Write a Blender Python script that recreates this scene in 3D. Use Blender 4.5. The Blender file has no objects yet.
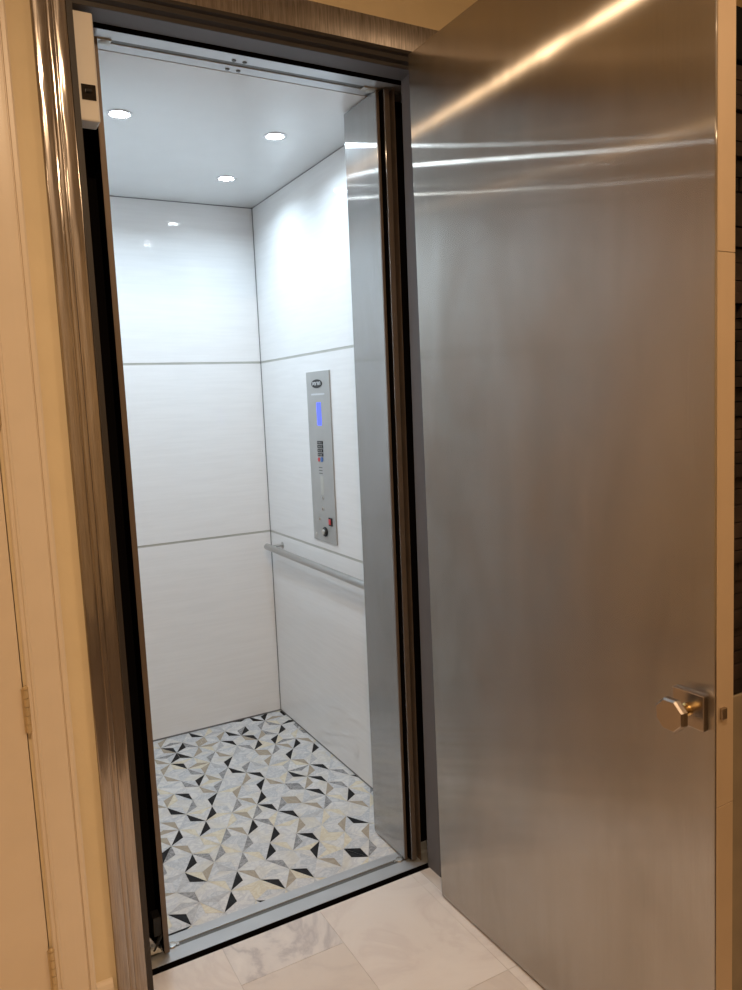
import bpy, bmesh, math, random
from mathutils import Vector, Matrix
random.seed(7)
S = bpy.context.scene
COL = S.collection
PI = math.pi

# ------------------------------------------------------------------ camera
cam_d = bpy.data.cameras.new('camera')
cam = bpy.data.objects.new('camera', cam_d); COL.objects.link(cam)
RT = Vector((0.8736010641, -0.4849071407, -0.0410639214))
DN = Vector((-0.0949311067, -0.0870476516, -0.9916707071))
FW = Vector((0.4772936892, 0.8702228285, -0.1220776926))
M = Matrix(((RT.x, -DN.x, -FW.x, 0.0), (RT.y, -DN.y, -FW.y, 0.0), (RT.z, -DN.z, -FW.z, 1.5276), (0, 0, 0, 1)))
cam.matrix_world = M
cam_d.sensor_fit = 'HORIZONTAL'; cam_d.sensor_width = 36.0
cam_d.lens = 36.0 * 764.0685 / 742.0
cam_d.clip_start = 0.02
S.camera = cam

# ------------------------------------------------------------------ world, exposure
w = bpy.data.worlds.new('world'); S.world = w; w.use_nodes = True
bg = w.node_tree.nodes['Background']
bg.inputs[0].default_value = (0.9, 0.75, 0.6, 1); bg.inputs[1].default_value = 0.02
S.view_settings.view_transform = 'Standard'; S.view_settings.look = 'None'
S.view_settings.gamma = 1; S.view_settings.use_curve_mapping = False
S.view_settings.exposure = 0.0

CAB_W = 2.85         # watts of each cab downlight
HALL_W = 30.0        # watts of each hall downlight
CAB_COL = (0.67, 0.85, 1.0)
HALL_COL = (1.0, 0.70, 0.43)

# ------------------------------------------------------------------ materials
def nmat(name):
    m = bpy.data.materials.new(name); m.use_nodes = True
    nt = m.node_tree; b = nt.nodes['Principled BSDF']
    return m, nt, b
def L(nt, a, b): nt.links.new(a, b)
def node(nt, t, **k):
    n = nt.nodes.new(t)
    for a, v in k.items(): setattr(n, a, v)
    return n
def coords(nt, scale=(1, 1, 1)):
    g = node(nt, 'ShaderNodeNewGeometry'); mp = node(nt, 'ShaderNodeMapping')
    mp.inputs['Scale'].default_value = scale
    L(nt, g.outputs['Position'], mp.inputs['Vector'])
    return mp.outputs['Vector']
def noise(nt, vec, scale=5, detail=3, rough=.5, dist=0):
    n = node(nt, 'ShaderNodeTexNoise'); n.inputs['Scale'].default_value = scale
    n.inputs['Detail'].default_value = detail; n.inputs['Roughness'].default_value = rough
    n.inputs['Distortion'].default_value = dist
    L(nt, vec, n.inputs['Vector']); return n.outputs['Fac']
def ramp(nt, fac, stops):
    r = node(nt, 'ShaderNodeValToRGB'); e = r.color_ramp.elements
    e[0].position, e[0].color = stops[0][0], (*stops[0][1], 1)
    e[1].position, e[1].color = stops[-1][0], (*stops[-1][1], 1)
    for p, c in stops[1:-1]:
        x = e.new(p); x.color = (*c, 1)
    L(nt, fac, r.inputs['Fac']); return r.outputs['Color']
def bump(nt, fac, strength, dist=.01, normal=None):
    b = node(nt, 'ShaderNodeBump'); b.inputs['Strength'].default_value = strength
    b.inputs['Distance'].default_value = dist; L(nt, fac, b.inputs['Height'])
    if normal: L(nt, normal, b.inputs['Normal'])
    return b.outputs['Normal']

def plain(name, col, rough=.5, metal=0, var=.06, bumps=0, spec=.5, coat=0, scale=12):
    m, nt, b = nmat(name)
    v = coords(nt); f = noise(nt, v, scale, 3)
    c0 = tuple(max(0, c * (1 - var)) for c in col); c1 = tuple(min(1, c * (1 + var)) for c in col)
    L(nt, ramp(nt, f, [(.3, c0), (.7, c1)]), b.inputs['Base Color'])
    b.inputs['Roughness'].default_value = rough; b.inputs['Metallic'].default_value = metal
    b.inputs['Specular IOR Level'].default_value = spec; b.inputs['Coat Weight'].default_value = coat
    if bumps: L(nt, bump(nt, noise(nt, v, 90, 3), bumps, .002), b.inputs['Normal'])
    return m
def glow(name, col, strength):
    m, nt, b = nmat(name)
    b.inputs['Base Color'].default_value = (*col, 1)
    b.inputs['Emission Color'].default_value = (*col, 1); b.inputs['Emission Strength'].default_value = strength
    return m

def steel(name, col=(.56, .55, .53), r=.17, aniso=.9, tangent=(0, 0, 1), grain=(500, 500, 3), grain_var=.04,
          wave=0, wave_scale=(1, 1, 1), soft=.18, soft_r=.42, smudge=.05):
    """brushed steel: a directional glossy lobe plus a broad one"""
    m = bpy.data.materials.new(name); m.use_nodes = True; nt = m.node_tree; nt.nodes.clear()
    out = node(nt, 'ShaderNodeOutputMaterial')
    g = node(nt, 'ShaderNodeBsdfAnisotropic'); g.distribution = 'GGX'
    g2 = node(nt, 'ShaderNodeBsdfAnisotropic'); g2.distribution = 'GGX'
    mix = node(nt, 'ShaderNodeMixShader'); mix.inputs[0].default_value = soft
    fine = noise(nt, coords(nt, grain), 1.0, 2)
    c = ramp(nt, fine, [(.25, tuple(x * (1 - grain_var) for x in col)), (.75, tuple(min(1, x * (1 + grain_var)) for x in col))])
    sm = noise(nt, coords(nt, (3, 3, 2.2)), 1.0, 4, .6, .4)
    sr = node(nt, 'ShaderNodeMapRange'); sr.inputs['From Min'].default_value = .3; sr.inputs['From Max'].default_value = .7
    sr.inputs['To Min'].default_value = r * (1 - smudge); sr.inputs['To Max'].default_value = r * (1 + 2 * smudge)
    L(nt, sm, sr.inputs['Value'])
    g.inputs['Anisotropy'].default_value = aniso
    dm = node(nt, 'ShaderNodeMix', data_type='RGBA', blend_type='MULTIPLY'); dm.inputs[0].default_value = 1
    L(nt, c, dm.inputs[6]); L(nt, ramp(nt, noise(nt, coords(nt, (5, 5, 1.6)), 1.0, 5, .6, .6), [(.3, (.86, .85, .83)), (.65, (1, 1, 1))]), dm.inputs[7])
    c = dm.outputs[2]
    L(nt, sr.outputs['Result'], g.inputs['Roughness'])
    g2.inputs['Roughness'].default_value = soft_r; g2.inputs['Anisotropy'].default_value = .3 if aniso > 0 else 0
    t = node(nt, 'ShaderNodeCombineXYZ')
    for i in range(3): t.inputs[i].default_value = tangent[i]
    for q in (g, g2):
        L(nt, c, q.inputs['Color']); L(nt, t.outputs[0], q.inputs['Tangent'])
    if wave:
        n = bump(nt, noise(nt, coords(nt, wave_scale), 1.0, 1.5, .5), wave, .02)
        L(nt, n, g.inputs['Normal']); L(nt, n, g2.inputs['Normal'])
    L(nt, g.outputs[0], mix.inputs[1]); L(nt, g2.outputs[0], mix.inputs[2]); L(nt, mix.outputs[0], out.inputs[0])
    return m

def marble(name, base, vein, rough=.25, scale=5, amount=.55, tint=None):
    m, nt, b = nmat(name)
    v = coords(nt)
    n1 = noise(nt, v, scale, 6, .6, 1.8)
    mid = tuple((a * 2 + c) / 3 for a, c in zip(base, vein))
    col = ramp(nt, n1, [(.30, base), (.44, mid), (.5, vein if amount > .5 else mid), (.56, mid), (.7, base)])
    if tint:
        n2 = noise(nt, v, scale * .7, 3, .5, .5)
        mx = node(nt, 'ShaderNodeMix', data_type='RGBA'); L(nt, col, mx.inputs[6]); mx.inputs[7].default_value = (*tint, 1)
        L(nt, ramp(nt, n2, [(.45, (0, 0, 0)), (.75, (.7, .7, .7))]), mx.inputs[0]); col = mx.outputs[2]
    L(nt, col, b.inputs['Base Color']); b.inputs['Roughness'].default_value = rough
    return m

def wall_tile_mat():
    m, nt, b = nmat('white_rippled_tile')
    b.inputs['Base Color'].default_value = (.80, .80, .79, 1)
    b.inputs['Roughness'].default_value = .03; b.inputs['IOR'].default_value = 1.5
    n1 = noise(nt, coords(nt, (5, 5, 75)), 1.0, 3, .55)
    n2 = noise(nt, coords(nt, (1.6, 1.6, 14)), 1.0, 2, .5)
    nn = bump(nt, n1, .045, .004); nn = bump(nt, n2, .02, .006, nn)
    L(nt, nn, b.inputs['Normal'])
    f = ramp(nt, n1, [(.35, (.825, .82, .815)), (.65, (.855, .85, .845))]); L(nt, f, b.inputs['Base Color'])
    return m

MT = {}
MT['door_steel'] = steel('brushed_steel_door', (.54, .51, .472), r=.15, aniso=.9, wave=.05, wave_scale=(3, 3, 1.2), soft=.16, soft_r=.5, smudge=.18)
MT['gate_steel'] = steel('brushed_steel_gate', (.58, .575, .57), r=.17, aniso=.88, soft=.25, soft_r=.45)
MT['frame_steel'] = steel('polished_steel_casing', (.42, .375, .34), r=.13, aniso=.1, tangent=(1, 0, 0), grain=(420, 420, 8),
                          grain_var=.22, wave=.10, wave_scale=(55, 55, 7), soft=.25, soft_r=.45)
MT['header_steel'] = steel('brushed_steel_header', (.34, .30, .27), r=.30, aniso=.3, tangent=(1, 0, 0), grain=(260, 260, 8),
                           grain_var=.35, soft=.4, soft_r=.5)
MT['dark_frame'] = plain('grey_frame_paint', (.13, .125, .13), .65, 0, .03)
MT['warm_lit_edge'] = plain('warm_lit_door_edge', (.56, .42, .28), .5, .25, .03)  # warm hall reflection on the steel edge, put into its colour
MT['mould'] = plain('dark_brown_moulding', (.026, .021, .019), .5, 0, .04)
MT['sill'] = plain('satin_aluminium', (.55, .56, .57), .42, .6, .04)
MT['groove'] = plain('sill_groove', (.14, .14, .13), .5, .3)
MT['black'] = plain('shaft_black', (.006, .005, .005), .9, spec=0)  # sheenless near-black; also stands in for shade in the door gaps
MT['shaft'] = plain('shaft_dark', (.02, .016, .014), .9)
MT['bronze'] = plain('bronze_brown_metal', (.19, .15, .12), .45, .5, .08)
MT['chrome'] = plain('satin_chrome', (.62, .60, .56), .22, 1, .03)
MT['nickel'] = plain('satin_nickel', (.44, .385, .34), .27, 1, .04)
MT['brass'] = plain('warm_brass', (.75, .55, .25), .22, 1, .04)
MT['hinge'] = plain('aged_brass', (.62, .47, .27), .4, .4, .1)
MT['tile'] = wall_tile_mat()
MT['joint'] = plain('grey_joint_trim', (.50, .50, .46), .35, .3)
MT['dark_joint'] = plain('dark_corner_joint', (.20, .20, .20), .5)
MT['cab_ceiling'] = plain('satin_white_ceiling', (.76, .77, .77), .22, 0, .01)
MT['rail'] = plain('satin_rail', (.48, .48, .47), .3, .9, .02)
MT['ring'] = plain('lamp_ring', (.7, .7, .7), .25, .8, .02)
MT['lamp_cool'] = glow('lamp_lens_cool', (.88, .96, 1), 45)
MT['lamp_warm'] = glow('lamp_lens_warm', (1, .75, .45), 12)
MT['wall_paint'] = plain('cream_wall_paint', (.74, .61, .40), .6, 0, .03, .1)
MT['trim_paint'] = plain('ivory_trim_paint', (.74, .63, .50), .35, 0, .02)
MT['door_paint'] = plain('ivory_door_paint', (.72, .60, .46), .38, 0, .02)
MT['ceiling_paint'] = plain('ceiling_paint', (.78, .74, .66), .7)
MT['box_plastic'] = plain('white_plastic', (.80, .76, .70), .4, 0, .02)
MT['window_dark'] = plain('dark_window', (.012, .008, .006), .15)
MT['rubber'] = plain('black_rubber', (.01, .01, .01), .5)
MT['grout'] = plain('pale_grout', (.58, .56, .52), .7)
MT['hall_grout'] = plain('hall_grout', (.60, .54, .48), .7)
MT['m_w'] = marble('mosaic_white', (.78, .77, .74), (.60, .60, .62), .22, 16, .6, (.68, .63, .52))
MT['m_w2'] = marble('mosaic_cool_white', (.70, .70, .70), (.50, .52, .55), .22, 22, .6)
MT['m_c'] = marble('mosaic_cream', (.78, .73, .60), (.68, .60, .45), .22, 18, .6)
MT['m_t'] = marble('mosaic_tan', (.46, .40, .31), (.38, .32, .25), .22, 14)
MT['m_g'] = marble('mosaic_grey', (.20, .20, .21), (.42, .42, .42), .22, 30)
MT['m_l'] = marble('mosaic_light_grey', (.44, .44, .46), (.58, .58, .58), .22, 25)
MT['m_k'] = marble('mosaic_black', (.006, .006, .008), (.02, .02, .022), .4, 20)
MT['m_k'].node_tree.nodes['Principled BSDF'].inputs['Specular IOR Level'].default_value = .15
MT['hall_a'] = marble('hall_marble_pale', (.84, .77, .71), (.76, .68, .63), .2, 2.2, .6)
MT['hall_b'] = marble('hall_marble_veined', (.84, .78, .73), (.58, .53, .52), .2, 2.4, .6)
MT['hall_c'] = marble('hall_marble_beige', (.76, .68, .61), (.70, .62, .56), .2, 2.0, .6)
MT['panel_steel'] = plain('control_panel_steel', (.46, .46, .45), .42, .45, .03)
MT['display'] = glow('blue_display', (.09, .13, 1.0), .85)
MT['red'] = plain('red_button', (.65, .06, .07), .35)
MT['blue'] = plain('blue_button', (.05, .15, .45), .35)
MT['pale_ink'] = plain('pale_ink', (.62, .64, .66), .4)
MT['stone'] = plain('dark_ledge_stone', (.022, .013, .009), .8, 0, .9, .5, spec=.2, scale=9)
MT['hearth'] = plain('olive_hearth_stone', (.22, .17, .11), .6, 0, .1)
MT['added_wood_floor'] = plain('added_dark_planks', (.055, .028, .015), .35, 0, .4, scale=6)
MT['soot'] = plain('black_lintel', (.004, .004, .004), .8, spec=.1)

# ------------------------------------------------------------------ mesh helpers
class MB:
    def __init__(s): s.v = []; s.f = []; s.m = []; s.sm = []
    def add(s, vs, fs, mi=0, smooth=False):
        o = len(s.v); s.v += [tuple(v) for v in vs]
        for f in fs: s.f.append([i + o for i in f]); s.m.append(mi); s.sm.append(smooth)
        return s
    def box(s, a, b, mi=0):
        x0, y0, z0 = (min(p, q) for p, q in zip(a, b)); x1, y1, z1 = (max(p, q) for p, q in zip(a, b))
        return s.add([(x0,y0,z0),(x1,y0,z0),(x1,y1,z0),(x0,y1,z0),(x0,y0,z1),(x1,y0,z1),(x1,y1,z1),(x0,y1,z1)],
                     [(0,3,2,1),(4,5,6,7),(0,1,5,4),(1,2,6,5),(2,3,7,6),(3,0,4,7)], mi)
    def tube(s, p, q, r, n=24, mi=0, r2=None, smooth=True, phase=0, caps=True):
        p = Vector(p); q = Vector(q); d = (q - p).normalized()
        u = d.orthogonal().normalized() if abs(d.z) > .9 else d.cross(Vector((0, 0, 1))).normalized()
        w_ = d.cross(u); r2 = r if r2 is None else r2; vs = []
        for c, rr in ((p, r), (q, r2)):
            for k in range(n):
                a = 2 * PI * k / n + phase; vs.append(c + (u * math.cos(a) + w_ * math.sin(a)) * rr)
        s.add(vs, [(k, (k + 1) % n, n + (k + 1) % n, n + k) for k in range(n)], mi, smooth)
        if caps: s.add(vs, [list(range(n))[::-1], list(range(n, 2 * n))], mi, False)
        return s
    def lathe(s, c, axis, prof, n=32, mi=0, smooth=True, phase=0):
        """prof: list of (radius, distance along axis)"""
        c = Vector(c); d = Vector(axis).normalized()
        u = d.orthogonal().normalized() if abs(d.z) > .9 else d.cross(Vector((0, 0, 1))).normalized()
        w_ = d.cross(u); vs = []; m = len(prof)
        for r, t in prof:
            for k in range(n):
                a = 2 * PI * k / n + phase; vs.append(c + d * t + (u * math.cos(a) + w_ * math.sin(a)) * r)
        fs = [(j * n + k, j * n + (k + 1) % n, (j + 1) * n + (k + 1) % n, (j + 1) * n + k) for j in range(m - 1) for k in range(n)]
        s.add(vs, fs, mi, smooth)
        s.add(vs, [list(range(n))[::-1], list(range((m - 1) * n, m * n))], mi, False)
        return s
    def prism(s, prof, axis, a, b, mi=0, smooth=False):
        """extrude a closed 2D profile: axis 'z' -> (x,y); axis 'x' -> (y,z); axis 'y' -> (x,z)"""
        n = len(prof); vs = []
        for t in (a, b):
            for p, q in prof:
                vs.append({'z': (p, q, t), 'x': (t, p, q), 'y': (p, t, q)}[axis])
        s.add(vs, [(k, (k + 1) % n, n + (k + 1) % n, n + k) for k in range(n)], mi, smooth)
        s.add(vs, [list(range(n))[::-1], list(range(n, 2 * n))], mi, False)
        return s

def obj(name, mb, mats, parent=None, origin=None, bevel=0, seg=2, autosmooth=True):
    me = bpy.data.meshes.new(name)
    o0 = Vector(origin) if origin is not None else (parent_world(parent) if parent else Vector((0, 0, 0)))
    me.from_pydata([Vector(v) - o0 for v in mb.v], [], mb.f); me.update()
    if not isinstance(mats, (list, tuple)): mats = [mats]
    for m in mats: me.materials.append(MT[m] if isinstance(m, str) else m)
    for p, mi, sm in zip(me.polygons, mb.m, mb.sm): p.material_index = mi; p.use_smooth = sm
    bm = bmesh.new(); bm.from_mesh(me); bmesh.ops.remove_doubles(bm, verts=bm.verts, dist=1e-6)
    bmesh.ops.recalc_face_normals(bm, faces=bm.faces); bm.to_mesh(me); bm.free()
    o = bpy.data.objects.new(name, me); COL.objects.link(o)
    if any(mb.sm): me.set_sharp_from_angle(angle=math.radians(35))
    if parent: o.parent = parent; o.location = o0 - parent_world(parent)
    else: o.location = o0
    if bevel:
        b = o.modifiers.new('bevel', 'BEVEL'); b.width = bevel; b.segments = seg; b.limit_method = 'ANGLE'; b.angle_limit = math.radians(40)
        b.harden_normals = False
    return o
def parent_world(p):
    v = Vector((0, 0, 0))
    while p: v += Vector(p.location); p = p.parent
    return v
def thing(name, label, cat, loc, group=None, rz=0):
    o = bpy.data.objects.new(name, None); COL.objects.link(o); o.empty_display_size = .05
    o.location = loc; o.rotation_euler = (0, 0, rz); o['label'] = label; o['category'] = cat
    if group: o['group'] = group
    return o
def tag(o, label, cat, group=None):
    o['label'] = label; o['category'] = cat
    if group: o['group'] = group
    return o
def struct(name, mb, mats, **k):
    o = obj(name, mb, mats, **k); o['kind'] = 'structure'; return o

# ------------------------------------------------------------------ measures
YW = 1.922            # hall face of the elevator wall
XL, XR = 0.335, 1.250 # clear opening of the frame
ZS = 2.447            # underside of the frame header
CX0, CX1, CY0, CY1, CZ = 0.300, 1.339, 2.118, 3.477, 2.440   # cab interior
HC = 2.95             # hall ceiling
# ------------------------------------------------------------------ hall structure
m = MB()
m.box((-2.2, YW, 0), (-0.80, YW + .07, HC)); m.box((-0.80, YW, 2.46), (0.10, YW + .07, HC))
m.box((0.10, YW, 0), (0.262, YW + .07, HC)); m.box((0.262, YW, 2.54), (1.325, YW + .07, HC)); m.box((1.325, YW, 0), (3.6, YW + .07, HC))
struct('wall_front', m, 'wall_paint')
struct('wall_left', MB().box((-2.3, -2.2, 0), (-2.2, YW + .07, HC)), 'wall_paint')
struct('wall_right', MB().box((3.6, -2.2, 0), (3.7, YW + .07, HC)), 'wall_paint')
struct('wall_rear', MB().box((-2.3, -2.3, 0), (3.7, -2.2, HC)), 'wall_paint')
struct('ceiling_hall', MB().box((-2.3, -2.3, HC), (3.7, YW + .07, HC + .08)), 'ceiling_paint')
# hall marble floor, laid in running bond
m = MB(); m.box((-2.3, .55, -.05), (3.7, 1.985, -.0012), 0)
g = .0007
cols = [(.545 - .305 * (k + 1), .545 - .305 * k) for k in range(10)] + [(.545, .850), (.850, 1.178), (1.178, 1.213)]
x = 1.213
while x < 3.7: cols.append((x, min(x + .305, 3.7))); x += .305
for ci, (a, b) in enumerate(cols):
    a = max(a, -2.3)
    if b - a < .02: continue
    joint = {10: 1.822, 11: 1.494, 12: 1.494}.get(ci, 1.822 - (.326 if ci % 2 == 0 else 0))
    ys = [1.985]; yy = joint
    while yy > .55: ys.append(yy); yy -= .655
    ys.append(.55)
    for y1, y0 in zip(ys[:-1], ys[1:]):
        if y1 - y0 < .02: continue
        mi = random.choice((1, 1, 2, 3))
        if ci == 10: mi = 2 if y1 > 1.9 else 3
        if ci == 11: mi = 1 if y1 > 1.9 else 3
        if ci in (0, 12): mi = 1
        m.box((a + g, y0 + g, -.012), (b - g, y1 - g, 0), mi)
struct('floor', m, ['hall_grout', 'hall_a', 'hall_b', 'hall_c'])

# dark plank floor out of view, added to darken the reflection in the casing
m = MB(); m.box((-2.3, -2.3, -.05), (3.7, .549, -.0012), 1)
yy = .549
while yy > -2.3:
    y0 = max(yy - .125, -2.3); m.box((-2.3, y0 + .0008, -.012), (3.7, yy - .0008, 0), 0); yy -= .125
struct('floor_added_dark', m, ['added_wood_floor', 'black'])

# neighbouring door with its moulded casing (left edge of the picture)
d1 = obj('door_1', MB().box((-0.76, YW - .004, .008), (0.098, YW + .034, 2.425)), 'door_paint', bevel=.002); d1['kind'] = 'structure'
for z in (.170, .838, 1.560, 2.24):
    hb = MB()
    hz = .053
    for i in range(5):
        z0 = z - hz + i * 2 * hz / 5
        hb.tube((.1035, YW - .0125, z0 + .0006), (.1035, YW - .0125, z0 + 2 * hz / 5 - .0006), .0062, 16)
    hb.lathe((.1035, YW - .0125, z + hz), (0, 0, 1), [(.0055, 0), (.0068, .002), (.006, .006), (.002, .009)], 16)
    hb.box((.094, YW - .0085, z - hz), (.1035, YW - .0045, z + hz))
    obj('hinge', hb, 'hinge', d1)
def casing_profile(x0, s):   # cross-section of the painted door casing, x outward by s
    pts = [(0, 0), (0, -.010), (.003, -.013), (.006, -.013), (.007, -.0105), (.010, -.0105), (.012, -.014), (.016, -.015), (.018, -.013), (.030, -.0145),
           (.050, -.0165), (.066, -.0175), (.0735, -.0175), (.0745, -.0145), (.0765, -.0145), (.0775, -.021), (.086, -.022), (.090, -.020), (.091, 0)]
    return [(x0 + s * a, YW + b) for a, b in pts]
m = MB(); m.prism(casing_profile(.107, 1), 'z', 0, 2.47); m.prism(casing_profile(-.772, -1), 'z', 0, 2.47)
pf = [(YW + b, 2.43 + a) for a, b in [(x - .107, yy - YW) for x, yy in casing_profile(.107, 1)]]
m.prism(pf, 'x', -.772 - .091, .107 + .091)
o = struct('trim_1', m, 'trim_paint')
bp = [(YW, 0), (YW - .014, 0), (YW - .014, .070), (YW - .010, .080), (YW - .005, .086), (YW, .088)]
m = MB().prism(bp, 'x', .1985, .2385)
struct('baseboard_front', m, 'trim_paint')
m = MB().prism(bp, 'x', 2.41, 3.6); struct('baseboard_right', m, 'trim_paint')
m = MB().prism(bp, 'x', -2.2, -.866); struct('baseboard_left', m, 'trim_paint')

# ------------------------------------------------------------------ shaft behind the wall
m = MB()
m.box((.02, 1.993, -.3), (.10, 3.75, 2.9)); m.box((1.52, 1.993, -.3), (1.6, 3.75, 2.9)); m.box((.02, 3.70, -.3), (1.6, 3.78, 2.9))
m.box((.02, 1.993, -.34), (1.6, 3.78, -.28)); m.box((.02, 1.993, 2.85), (1.6, 3.78, 2.92))
m.box((.10, 1.993, 0), (.262, 1.997, 2.9)); m.box((1.325, 1.993, 0), (1.52, 1.997, 2.9)); m.box((.262, 1.993, 2.54), (1.325, 1.997, 2.9))
struct('wall_shaft', m, 'black')

# ------------------------------------------------------------------ cab shell
J1, J2 = .918, 1.7306
def tile_wall(name, axis, fixed, out, a, b):
    """three glossy tile courses with slim joint trims, built as slabs with real thickness"""
    mb = MB(); t = .02
    def slab(a0, a1, z0, z1, d0, d1, mi):
        if axis == 'x': mb.box((a0, fixed + d0 * out, z0), (a1, fixed + d1 * out, z1), mi)
        else: mb.box((fixed + d0 * out, a0, z0), (fixed + d1 * out, a1, z1), mi)
    for z0, z1 in ((.008, J1 - .005), (J1 + .005, J2 - .005), (J2 + .005, CZ - .004)):
        slab(a, b, z0, z1, 0, t, 0)
    for z in (J1, J2): slab(a, b, z - .005, z + .005, .0008, t, 1)
    slab(a, b, 0, .008, .001, t, 2); slab(a, b, CZ - .004, CZ, .001, t, 2)
    return struct(name, mb, ['tile', 'joint', 'dark_joint'])
tile_wall('wall_back', 'x', CY1, 1, CX0, CX1 - .003)
tile_wall('wall_cab_right', 'y', CX1, 1, CY0, CY1 - .003)
tile_wall('wall_cab_left', 'y', CX0, -1, CY0, CY1)
struct('trim_2', MB().box((CX1 - .003, CY1 - .003, 0), (CX1 + .004, CY1 + .004, CZ)), 'dark_joint')
struct('ceiling', MB().box((CX0 - .02, CY0 + .003, CZ), (CX1 + .02, CY1 + .02, CZ + .05)), 'cab_ceiling')

m = MB().box((.24, CY0 + .002, .001), (.3964, CY0 + .012, CZ)); m.box((1.2365, CY0 + .002, .001), (1.345, CY0 + .012, CZ))
struct('wall_cab_light_block', m, 'black')  # black returns added to block cab light and keep the side gaps dark
# mosaic floor
O = Vector((.54987, 2.21950)); A = Vector((.101875, .002764)); B = Vector((.051758, .09095))
T = "-6,13,1,0t -5,10,1,0t -5,12,0,1t -5,13,0,0g -4,7,1,0t -4,10,1,2k -4,11,0,1k -4,11,0,2k -4,12,0,1g -4,12,0,2k -3,5,1,2t -3,6,0,1k -3,7,1,2k -3,8,0,1g -3,8,1,0k -3,9,0,1g -3,9,1,0t -3,10,1,0g -3,11,0,2t -2,1,1,1l -2,2,0,2g -2,3,0,2g -2,3,1,2t -2,4,0,2k -2,5,0,1k -2,6,0,2g -2,6,1,0k -2,7,0,1t -2,7,1,0g -2,8,0,1t -2,8,1,0g -2,9,1,0k -2,10,0,1t -2,11,1,2k -1,-1,0,2c -1,-1,1,0l -1,-1,1,2k -1,0,0,0l -1,0,1,2g -1,1,0,1k -1,1,0,2l -1,1,1,0t -1,2,0,2k -1,2,1,2g -1,3,0,1c -1,4,0,2k -1,5,0,2k -1,6,1,0t -1,8,0,1k -1,8,1,0g -1,10,1,2g -1,12,1,0g -1,13,1,0k 0,-1,0,1c 0,-1,1,1l 0,0,1,2c 0,1,0,1l 0,2,0,2g 0,3,0,2g 0,3,1,2t 0,4,1,2t 0,5,0,2g 0,5,1,2t 0,6,1,0k 0,7,0,2t 0,7,1,2k 0,8,1,0t 0,9,0,1t 0,9,1,2t 0,10,0,2k 0,10,1,0k 0,11,0,1g 0,11,0,2t 0,13,1,0k 1,-1,0,2k 1,0,0,2k 1,0,1,2t 1,1,0,2g 1,2,0,2g 1,3,0,2k 1,3,1,0c 1,3,1,2g 1,4,0,2g 1,4,1,2k 1,5,0,2k 1,6,0,1t 1,7,1,0l 1,8,1,0k 1,9,0,2g 1,10,0,0g 1,11,0,2k 1,11,1,0g 1,12,0,0k 2,-2,1,2k 2,-1,0,2c 2,-1,1,2k 2,0,1,2g 2,1,0,2k 2,1,1,2c 2,2,0,2k 2,3,1,2k 2,4,0,1t 2,4,0,2g 2,4,1,2t 2,5,0,1g 2,5,1,2g 2,6,0,1k 2,6,0,2l 2,6,1,1g 2,7,1,2t 2,9,0,2k 2,9,1,2t 3,-1,0,2t 3,-1,1,2k 3,0,1,0k 3,1,0,2g 3,1,1,2k 3,2,0,2t 3,2,1,1l 3,3,1,2t 3,4,1,2k 3,5,0,2t 3,5,1,2k 3,6,0,2t 3,6,1,2k 3,8,0,2k 4,-1,1,2t 4,0,1,1c 4,1,1,0t 4,3,0,2g 4,4,0,2t 4,4,1,2g 4,5,1,2g 5,-1,0,1k 5,-1,1,2k 5,0,1,0t 5,1,0,1k 5,2,1,2t 5,3,0,2k 5,3,1,2c 5,4,1,2k 6,-1,0,2g 6,3,0,2g"
ACC = {}
for s_ in T.split():
    i, j, u, ek = s_.split(','); ACC[(int(i), int(j), int(u), int(ek[0]))] = ek[1]
CELLS = {k[:3] for k in ACC}
def clip(poly):
    for ax, lim, sg in ((0, CX0, 1), (0, CX1, -1), (1, CY0, 1), (1, CY1, -1)):
        outp = []
        for i in range(len(poly)):
            p, q = poly[i], poly[(i + 1) % len(poly)]
            a, b = (p[ax] - lim) * sg, (q[ax] - lim) * sg
            if a >= 0: outp.append(p)
            if a * b < 0: t = a / (a - b); outp.append(p + (q - p) * t)
        poly = outp
        if len(poly) < 3: return []
    return poly
m = MB(); m.box((CX0 - .02, CY0, -.06), (CX1 + .02, CY1 + .02, -.0011), 0)
SL = {'w': 1, 'v': 2, 'c': 3, 't': 4, 'g': 5, 'l': 6, 'k': 7}
rr = random.Random(11)
for i in range(-14, 14):
    for j in range(-4, 18):
        for up in (0, 1):
            idx = [(i, j), (i + 1, j), (i, j + 1)] if up == 0 else [(i + 1, j), (i + 1, j + 1), (i, j + 1)]
            V = [O + A * p + B * q for p, q in idx]; cen = (V[0] + V[1] + V[2]) / 3
            if not (CX0 - .1 < cen.x < CX1 + .1 and CY0 - .1 < cen.y < CY1 + .1): continue
            extra = None
            if (i, j, up) not in CELLS:
                if (cen.x < .50 + (cen.y - 2.2) * .2) or cen.y > 3.1:
                    if rr.random() < .7: extra = (rr.randrange(3), rr.choice('kkgttl'))
                elif rr.random() < .30: extra = (rr.randrange(3), rr.choice('clc'))
            for e in range(3):
                kind = ACC.get((i, j, up, e)) or (extra[1] if extra and extra[0] == e else None) or rr.choice('wwwvvc' if rr.random() < .5 else 'wwv')
                tri = [V[e], V[(e + 1) % 3], cen]; c3 = (tri[0] + tri[1] + tri[2]) / 3
                poly = clip([c3 + (p - c3) * .972 for p in tri])
                if len(poly) < 3: continue
                zz = 0.0
                m.add([(p.x, p.y, zz) for p in poly] , [list(range(len(poly)))], SL[kind])
struct('floor_cab', m, ['grout', 'm_w', 'm_w2', 'm_c', 'm_t', 'm_g', 'm_l', 'm_k'])

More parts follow.
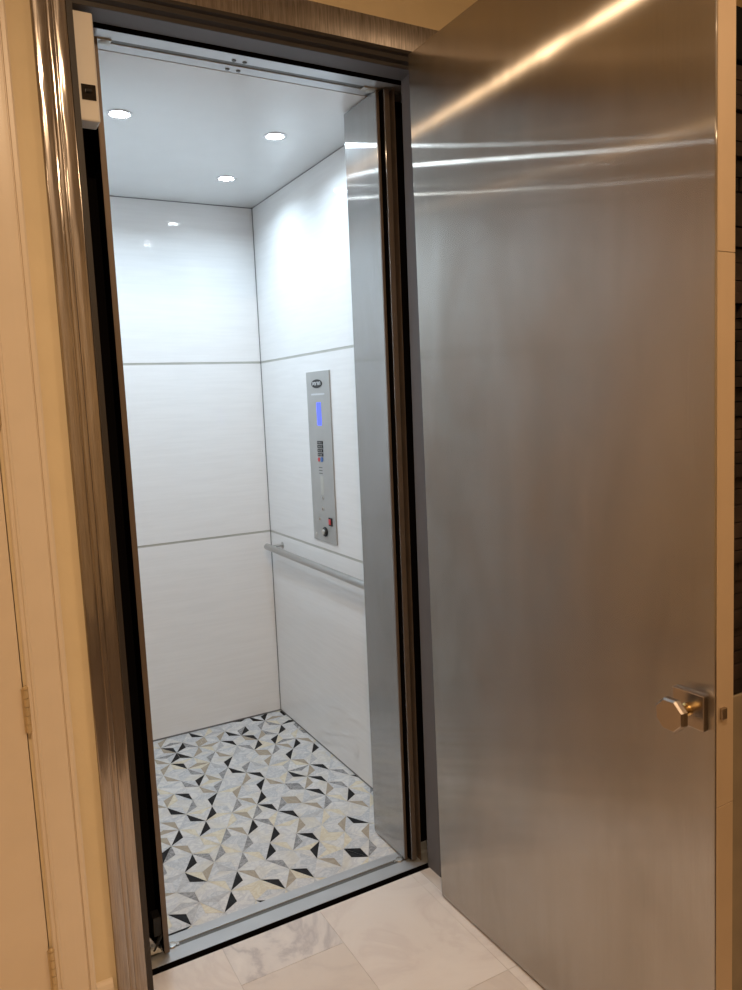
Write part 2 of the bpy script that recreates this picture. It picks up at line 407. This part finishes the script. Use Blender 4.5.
# ------------------------------------------------------------------ cab threshold and header track
t = thing('elevator_threshold', 'grey slotted aluminium sill between the mosaic cab floor and marble hall floor', 'threshold', (.80, 2.06, -.03))
m = MB()
m.box((.24, 2.009, -.008), (1.345, 2.062, .001)); m.box((.24, 2.080, -.03), (1.345, 2.1178, .001)); m.box((.24, 2.012, -.03), (1.345, 2.080, -.010))
obj('sill_plate', m, 'sill', t, bevel=.0008)
obj('gap_shade', MB().box((.264, 2.0062, -.03), (1.325, 2.0088, .0004)), 'black', t)  # black strip standing in for the shade in the gap before the sill
obj('track_slot', MB().box((.40, 2.0622, -.0099), (1.20, 2.0798, -.0022)), 'groove', t)
for x in (.4250, 1.186):
    q = MB(); q.lathe((x, 2.071, -.006), (0, 0, 1), [(.013, 0), (.014, .008), (.012, .012), (.005, .0135)], 24)
    q.box((x - .02, 2.064, -.004), (x + .02, 2.078, .0035))
    obj('pivot_bearing', q, 'chrome', t)
t = thing('header_track', 'pale metal overhead door track with four screws under the frame header', 'door track', (.80, 2.06, CZ))
m = MB()
m.box((.24, 2.009, CZ + .001), (1.345, 2.058, CZ + .04)); m.box((.24, 2.079, CZ + .001), (1.345, 2.1195, CZ + .04)); m.box((.24, 2.058, CZ + .012), (1.345, 2.079, CZ + .04))
obj('track_plate', m, 'sill', t, bevel=.0008)
obj('gap_shade', MB().box((.24, 2.0045, CZ), (1.345, 2.0088, CZ + .04)), 'black', t)  # dark strip painting the shaded gap in front of the track
obj('track_slot', MB().box((.43, 2.0582, CZ + .003), (1.19, 2.0788, CZ + .0115)), 'groove', t)
for x, y in ((.761, 2.046), (.791, 2.046), (.762, 2.103), (.793, 2.103)):
    obj('screw', MB().lathe((x, y, CZ + .001), (0, 0, -1), [(.0062, 0), (.0062, .001), (.0045, .0028)], 16), 'groove', t)
for x in (.432, 1.186):
    q = MB().lathe((x, 2.071, CZ + .001), (0, 0, -1), [(.013, 0), (.013, .005), (.008, .007)], 24)
    q.box((x - .026, 2.055, CZ - .003), (x + .016, 2.083, CZ + .001))
    obj('pivot_bracket', q, 'joint', t)

# ------------------------------------------------------------------ steel door frame
t = thing('elevator_door_frame', 'brown-toned stainless steel frame around the elevator opening', 'door frame', (.79, YW, 0))
def cas(x_in, x_out):        # two shallow convex bands with a groove between
    s = 1 if x_out > x_in else -1; w_ = abs(x_out - x_in); pts = [(x_in, YW)]
    for a, b in ((0, .40), (.415, .60), (.615, 1.0)):
        n = 12
        for k in range(n + 1):
            u = a + (b - a) * k / n
            h = .0185 + .0014 * math.sin(PI * k / n) if 0 < k < n else .0175
            pts.append((x_in + s * w_ * u, YW - h))
    pts.append((x_out, YW)); return pts
for nm, xi, xo in (('left', .322, .249), ('right', 1.263, 1.345)):
    obj('side_casing', MB().prism(cas(xi, xo), 'z', 0, 2.487, smooth=True), 'frame_steel', t)
n = 10
pf = [(YW, 2.487)] + [(YW - .0195 - .002 * math.sin(PI * k / n), 2.487 + .071 * k / n) for k in range(n + 1)] + [(YW, 2.558)]
obj('header_casing', MB().prism(pf, 'x', .249, 1.345), 'header_steel', t)
obj('side_jamb', MB().prism([(.322, YW - .020), (.327, YW - .019), (.335, YW + .004), (.335, YW + .070), (.264, YW + .070), (.264, YW), (.322, YW)], 'z', 0, 2.487), 'dark_frame', t)
obj('side_jamb', MB().prism([(1.263, YW - .020), (1.258, YW - .019), (1.250, YW + .004), (1.250, YW + .072), (1.323, YW + .072), (1.323, YW), (1.263, YW)], 'z', 0, 2.487), 'dark_frame', t)
obj('header_jamb', MB().box((.3352, YW + .0045, ZS), (1.2498, YW + .073, 2.538)), 'dark_frame', t)
obj('header_moulding', MB().prism([(YW - .020, 2.4869), (YW - .021, 2.478), (YW - .012, 2.474), (YW - .012, 2.462), (YW + .000, 2.456), (YW + .0015, ZS - .0005), (YW + .004, ZS - .0005), (YW + .004, 2.4869)], 'x', .3352, 1.2498), 'mould', t)
obj('side_moulding', MB().box((.3222, YW - .0206, 0), (.3275, YW - .0196, 2.4868)).box((.3272, YW - .0190, 0), (.3350, YW - .0030, 2.4868)), 'mould', t)

# ------------------------------------------------------------------ folding cab gates
t = thing('folding_gate', 'folded stainless car gate standing inside the right side of the opening', 'elevator gate', (1.22, 2.15, 0.004))
obj('gate_panel', MB().box((1.199, 2.058, .006), (1.2075, 2.264, CZ - .004)), 'gate_steel', t, bevel=.0025)
obj('gate_panel', MB().box((1.2175, 2.040, .006), (1.2345, 2.255, CZ - .004)), 'gate_steel', t, bevel=.0012)
obj('shade_liner', MB().box((1.2150, 2.044, .006), (1.2174, 2.250, CZ - .004)), 'black', t)  # black plate added so the space between the leaves stays in shade
obj('edge_strip', MB().box((1.2178, 2.0375, .006), (1.2342, 2.0396, CZ - .004)), 'bronze', t)
obj('edge_strip', MB().box((1.1995, 2.0548, .006), (1.2080, 2.0578, CZ - .004)), 'bronze', t)
for z in (.10, .85, 1.60, 2.34):
    h = MB()
    for k in range(3): h.tube((1.2125, 2.262, z + k * .022), (1.2125, 2.262, z + k * .022 + .021), .0045, 14)
    obj('gate_hinge', h, 'chrome', t)
for z in (.030, 2.385):
    h = MB().box((1.2080, 2.062, z), (1.2148, 2.085, z + .022)); h.tube((1.2345, 2.058, z + .011), (1.2375, 2.058, z + .011), .004, 12)
    obj('pivot_block', h, 'chrome', t)
t = thing('folding_gate', 'folded stainless car gate seen edge-on inside the left side of the opening', 'elevator gate', (.39, 2.15, 0.004))
obj('gate_panel', MB().box((.3985, 2.046, .006), (.4105, 2.268, CZ - .004)), 'gate_steel', t, bevel=.0025)
obj('gate_panel', MB().box((.3600, 2.090, .006), (.3720, 2.114, CZ - .004)), 'black', t, bevel=.0025)  # second leaf coloured black, as the shade of the side gap
obj('shade_liner', MB().box((.3966, 2.046, .006), (.3984, 2.262, CZ - .004)), 'black', t)  # black plate added over the leaf's outer side, as gap shade
obj('edge_strip', MB().box((.3975, 2.0425, .006), (.4115, 2.0458, CZ - .004)), 'bronze', t)
h = MB().box((.375, 2.052, .06), (.396, 2.09, .115)); h.tube((.370, 2.055, .02), (.396, 2.055, .06), .006, 12)
obj('pivot_block', h, 'rubber', t)
obj('glint_plate', MB().prism([(.350, .012), (.392, .012), (.350, .085)], 'y', 2.050, 2.053), 'chrome', t)  # polished wedge added as the bright triangular reflection in the gap
for z in (.10, .85, 1.60, 2.30):
    h = MB()
    for k in range(3): h.tube((.4150, 2.262, z + k * .022), (.4150, 2.262, z + k * .022 + .021), .0045, 14)
    obj('gate_hinge', h, 'chrome', t)
o = obj('gate_jamb_channel', MB().prism([(1.2460, 2.030), (1.2475, 2.030), (1.2475, 2.100), (1.262, 2.100), (1.262, 2.1015), (1.2460, 2.1015)], 'z', .0012, CZ - .002), 'bronze', origin=(1.25, 2.07, .0012))
tag(o, 'thin bronze upright angle beside the dark right jamb, behind the folded gate', 'channel')

# ------------------------------------------------------------------ interlock box
t = thing('interlock_box', 'white plastic lock box with a dark window, high in the left frame corner', 'lock box', (.3360, YW + .035, 2.197))
obj('housing', MB().box((.3355, YW + .008, 2.197), (.3825, YW + .065, 2.436)), 'box_plastic', t, bevel=.004)
obj('window', MB().box((.3445, YW + .0055, 2.243), (.3765, YW + .009, 2.277)), 'window_dark', t, bevel=.001)
obj('roller', MB().tube((.353, YW + .0035, 2.262), (.366, YW + .0035, 2.262), .004, 14), 'rubber', t)

# ------------------------------------------------------------------ swung-open elevator door
t = thing('elevator_door', 'large brushed stainless steel swing door standing open on the right', 'door', (1.1995, 1.840, 0), rz=.0149)
t.rotation_euler.x = -math.radians(.8)
P0 = Vector((1.1995, 1.840, 0))
def dl(mb):  # local coords straight to world offset (rotation comes from the empty)
    mb.v = [tuple(Vector(v) + P0) for v in mb.v]; return mb
obj('door_leaf', dl(MB().box((0, -.952, .004), (.0525, 0, 2.462))), 'door_steel', t, bevel=.0035, seg=3)
m = MB()
for a, b in ((.0062, .715), (.7170, 1.750), (1.7520, 2.4618)): m.box((.0030, -.9532, a), (.0505, -.9518, b))
obj('edge_strip', dl(m), 'warm_lit_edge', t)
cz = .899; cy = -.899
rs = obj('knob_rose', dl(MB().box((-.0115, cy - .036, cz - .035), (0, cy + .036, cz + .035))), 'nickel', t, bevel=.0018)
kn = MB(); kn.lathe((-.0115, cy, cz), (-1, 0, 0), [(.0125, 0), (.0125, .003), (.0095, .005), (.0095, .028), (.012, .032)], 28, 0)
neck = obj('knob_neck', dl(kn), 'brass', t)
kn = MB(); kn.lathe((-.042, cy, cz), (-1, 0, 0), [(.014, 0), (.031, .006), (.034, .009), (.034, .020), (.0305, .025)], 8, 0, smooth=False, phase=PI / 8)
obj('knob', dl(kn), 'nickel', t, bevel=.0008)
obj('latch', dl(MB().box((.0100, -.9600, .891), (.0240, -.9530, .913))), 'nickel', t, bevel=.001)
obj('keeper_bolt', dl(MB().tube((.0525, cy, .945), (.066, cy, .945), .011, 16)), 'hinge', t)

# ------------------------------------------------------------------ handrail
t = thing('handrail', 'round satin steel handrail along the right cab wall below the control panel', 'handrail', (CX1, 2.85, .852))
m = MB(); ra = (1.289, 3.410, .856)
m.lathe(ra, (0, -1, 0), [(.012, 0), (.0150, .003), (.0150, 1.147), (.012, 1.150)], 28)
obj('rail', m, 'rail', t)
for y in (3.33, 2.34):
    b = MB(); b.lathe((CX1, y, .868), (-1, 0, 0), [(.016, 0), (.016, .003), (.006, .005), (.006, .046)], 20); b.tube((1.2935, y, .868), (1.2935, y, .8565), .006, 14)
    obj('bracket', b, 'rail', t)

# ------------------------------------------------------------------ control panel
t = thing('control_panel', 'tall steel elevator control panel with blue display on the right cab wall', 'control panel', (CX1, 2.845, .953))
F = CX1 - .006
obj('faceplate', MB().box((F, 2.735, .954), (CX1, 2.952, 1.656)), 'panel_steel', t, bevel=.0012)
def disc(y, z, ry, rz, d0, d1, n=36):
    vs = [(d0, y + ry * math.cos(2 * PI * k / n), z + rz * math.sin(2 * PI * k / n)) for k in range(n)] + \
         [(d1, y + ry * math.cos(2 * PI * k / n), z + rz * math.sin(2 * PI * k / n)) for k in range(n)]
    return MB().add(vs, [(k, (k + 1) % n, n + (k + 1) % n, n + k) for k in range(n)] + [list(range(n))[::-1], list(range(n, 2 * n))])
badge = obj('badge', disc(2.850, 1.606, .050, .0175, F, F - .0015), 'rubber', t)
m = MB()
# raised silver lettering on the badge, drawn as small strokes
def stroke(y0, z0, y1, z1, wd=.0035):
    d = Vector((y1 - y0, z1 - z0)); n_ = Vector((-d.y, d.x)).normalized() * wd / 2; pts = [Vector((y0, z0)) + n_, Vector((y1, z1)) + n_, Vector((y1, z1)) - n_, Vector((y0, z0)) - n_]
    m.add([(F - .0015, p.x, p.y) for p in pts] + [(F - .0021, p.x, p.y) for p in pts], [(0, 1, 2, 3), (7, 6, 5, 4), (0, 4, 5, 1), (1, 5, 6, 2), (2, 6, 7, 3), (3, 7, 4, 0)])
for k in range(5):
    yb = 2.886 - k * .0155; zt = 1.612; zb = 1.600
    stroke(yb, zb, yb, zt); stroke(yb, zt, yb - .009, zt)
    if k in (0, 1, 3, 4): stroke(yb - .009, zb if k != 0 else zt - .007, yb - .009, zt)
    if k in (0, 3): stroke(yb, zt - .007, yb - .009, zt - .007)

obj('lettering', m, 'pale_ink', badge)
obj('engraved_line', MB().box((F - .0006, 2.782, 1.560), (F, 2.908, 1.567)), 'pale_ink', t)
obj('display', MB().box((F - .001, 2.822, 1.437), (F, 2.860, 1.530)), 'display', t)
for k in range(4):
    z1 = 1.3735 - k * .0165
    bt = obj('button', MB().box((F - .003, 2.820, z1 - .0130), (F, 2.868, z1)), 'rubber', t, bevel=.0008)
    m = MB()
    for y_ in (2.858, 2.844, 2.830): m.box((F - .0034, y_ - .0025, z1 - .0095), (F - .003, y_ + .0025, z1 - .0035))
    obj('button_mark', m, 'panel_steel', bt)
o = obj('button', disc(2.862, 1.2965, .0085, .0085, F, F - .003), 'red', t); o['label'] = 'small red button'
o = obj('button', disc(2.834, 1.2975, .0105, .0105, F, F - .003), 'blue', t); o['label'] = 'small blue button'
m = MB()
for z in (1.262, 1.250, 1.238): m.box((F - .0004, 2.835, z), (F, 2.868, z + .0035))
obj('speaker_grille', m, 'groove', t)
obj('engraved_strip', MB().box((F - .0005, 2.830, 1.150), (F, 2.858, 1.230)), 'joint', t)
for y, z in ((2.843, 1.140), (2.845, 1.093), (2.883, 1.047)):
    k = MB().lathe((F, y, z), (-1, 0, 0), [(.010, 0), (.010, .002), (.007, .0035)], 20); k.box((F - .0045, y - .001, z - .006), (F - .0035, y + .001, z + .006))
    obj('key_lock', k, 'chrome', t)
sw = obj('rocker_switch', MB().box((F - .004, 2.764, 1.028), (F, 2.794, 1.062)), 'rubber', t, bevel=.001)
o = obj('rocker', MB().box((F - .0075, 2.771, 1.034), (F - .004, 2.788, 1.056)), 'red', sw, bevel=.001)
rd = obj('alarm_ring', MB().lathe((F, 2.832, .998), (-1, 0, 0), [(.020, 0), (.020, .005), (.017, .008)], 28), 'rubber', t)
obj('alarm_button', MB().lathe((F - .008, 2.832, .998), (-1, 0, 0), [(.012, 0), (.012, .004), (.010, .006)], 28), 'chrome', rd)
obj('screw', MB().lathe((F, 2.921, .980), (-1, 0, 0), [(.006, 0), (.006, .001), (.004, .002)], 16), 'chrome', t)

# ------------------------------------------------------------------ lamps
def downlight(x, y, z, label, group, warm=False, watts=5, r=.031):
    t = thing('downlight', label, 'ceiling light', (x, y, z), group)
    m = MB(); n = 36; prof = [(r + .009, 0), (r + .009, -.002), (r + .005, -.004), (r, -.003), (r - .001, .0)]
    vs = []; 
    for rr_, dz in prof:
        vs += [(x + rr_ * math.cos(2 * PI * k / n), y + rr_ * math.sin(2 * PI * k / n), z + dz) for k in range(n)]
    m.add(vs, [(j * n + k, j * n + (k + 1) % n, (j + 1) * n + (k + 1) % n, (j + 1) * n + k) for j in range(4) for k in range(n)], 0, True)
    obj('trim_ring', m, 'ring', t)
    obj('lens', MB().tube((x, y, z - .0008), (x, y, z - .0001), r - .002, 36), 'lamp_warm' if warm else 'lamp_cool', t)
    ld = bpy.data.lights.new('lamp_light', 'AREA'); ld.shape = 'DISK'; ld.size = 2 * (r - .003); ld.energy = watts
    ld.spread = PI if warm else math.radians(150)
    ld.color = HALL_COL if warm else CAB_COL
    lo = bpy.data.objects.new('lamp_light', ld); COL.objects.link(lo); lo.parent = t; lo.location = (0, 0, -.0035)
for x, y, lab in ((.560, 2.535, 'recessed cab downlight nearest the top left corner of the opening'),
                  (1.078, 2.541, 'recessed cab downlight nearest the right cab wall and folded gate'),
                  (1.080, 3.070, 'recessed cab downlight nearest the back corner of the cab ceiling'),
                  (.562, 3.070, 'recessed cab downlight at the back left, hidden behind the left gate')):
    downlight(x, y, CZ, lab, 'downlights in the cab ceiling', False, CAB_W)
for x, y, lab, k in ((.10, .05, 'warm hallway downlight right above the viewer', 1.35), (-1.35, -1.05, 'warm hallway downlight left behind the viewer', .28),
                  (2.45, -.6, 'warm hallway downlight behind the open steel door', .9)):
    downlight(x, y, HC, lab, 'downlights in the hallway ceiling', True, HALL_W * k, .045)

# ------------------------------------------------------------------ stone clad partition beyond the door
t = thing('stone_partition', 'dark brown stacked stone partition beyond the free edge of the open steel door', 'partition', (1.9, 1.45, 0))
m = MB(); r2 = random.Random(5); z = .845; YP = 1.07
while z < 2.16:
    h = r2.uniform(.022, .042); x = 1.350
    while x < 2.40:
        w_ = r2.uniform(.08, .22); x1 = min(x + w_, 2.40)
        m.box((x, YP - r2.uniform(.004, .022), z), (x1 - .002, YP + .012, min(z + h, 2.168) - .002)); x = x1
    z += h
obj('stacked_stone', m, 'stone', t, bevel=.002)
obj('core', MB().box((1.352, YP + .010, .842), (2.398, YW - .001, 2.172)), 'soot', t)
obj('lintel', MB().box((1.345, YP - .025, 2.172), (2.405, YW - .001, 2.272)), 'soot', t, bevel=.003)
obj('base', MB().box((1.345, YP - .020, 0), (2.405, YW - .001, .842)), 'hearth', t, bevel=.003)
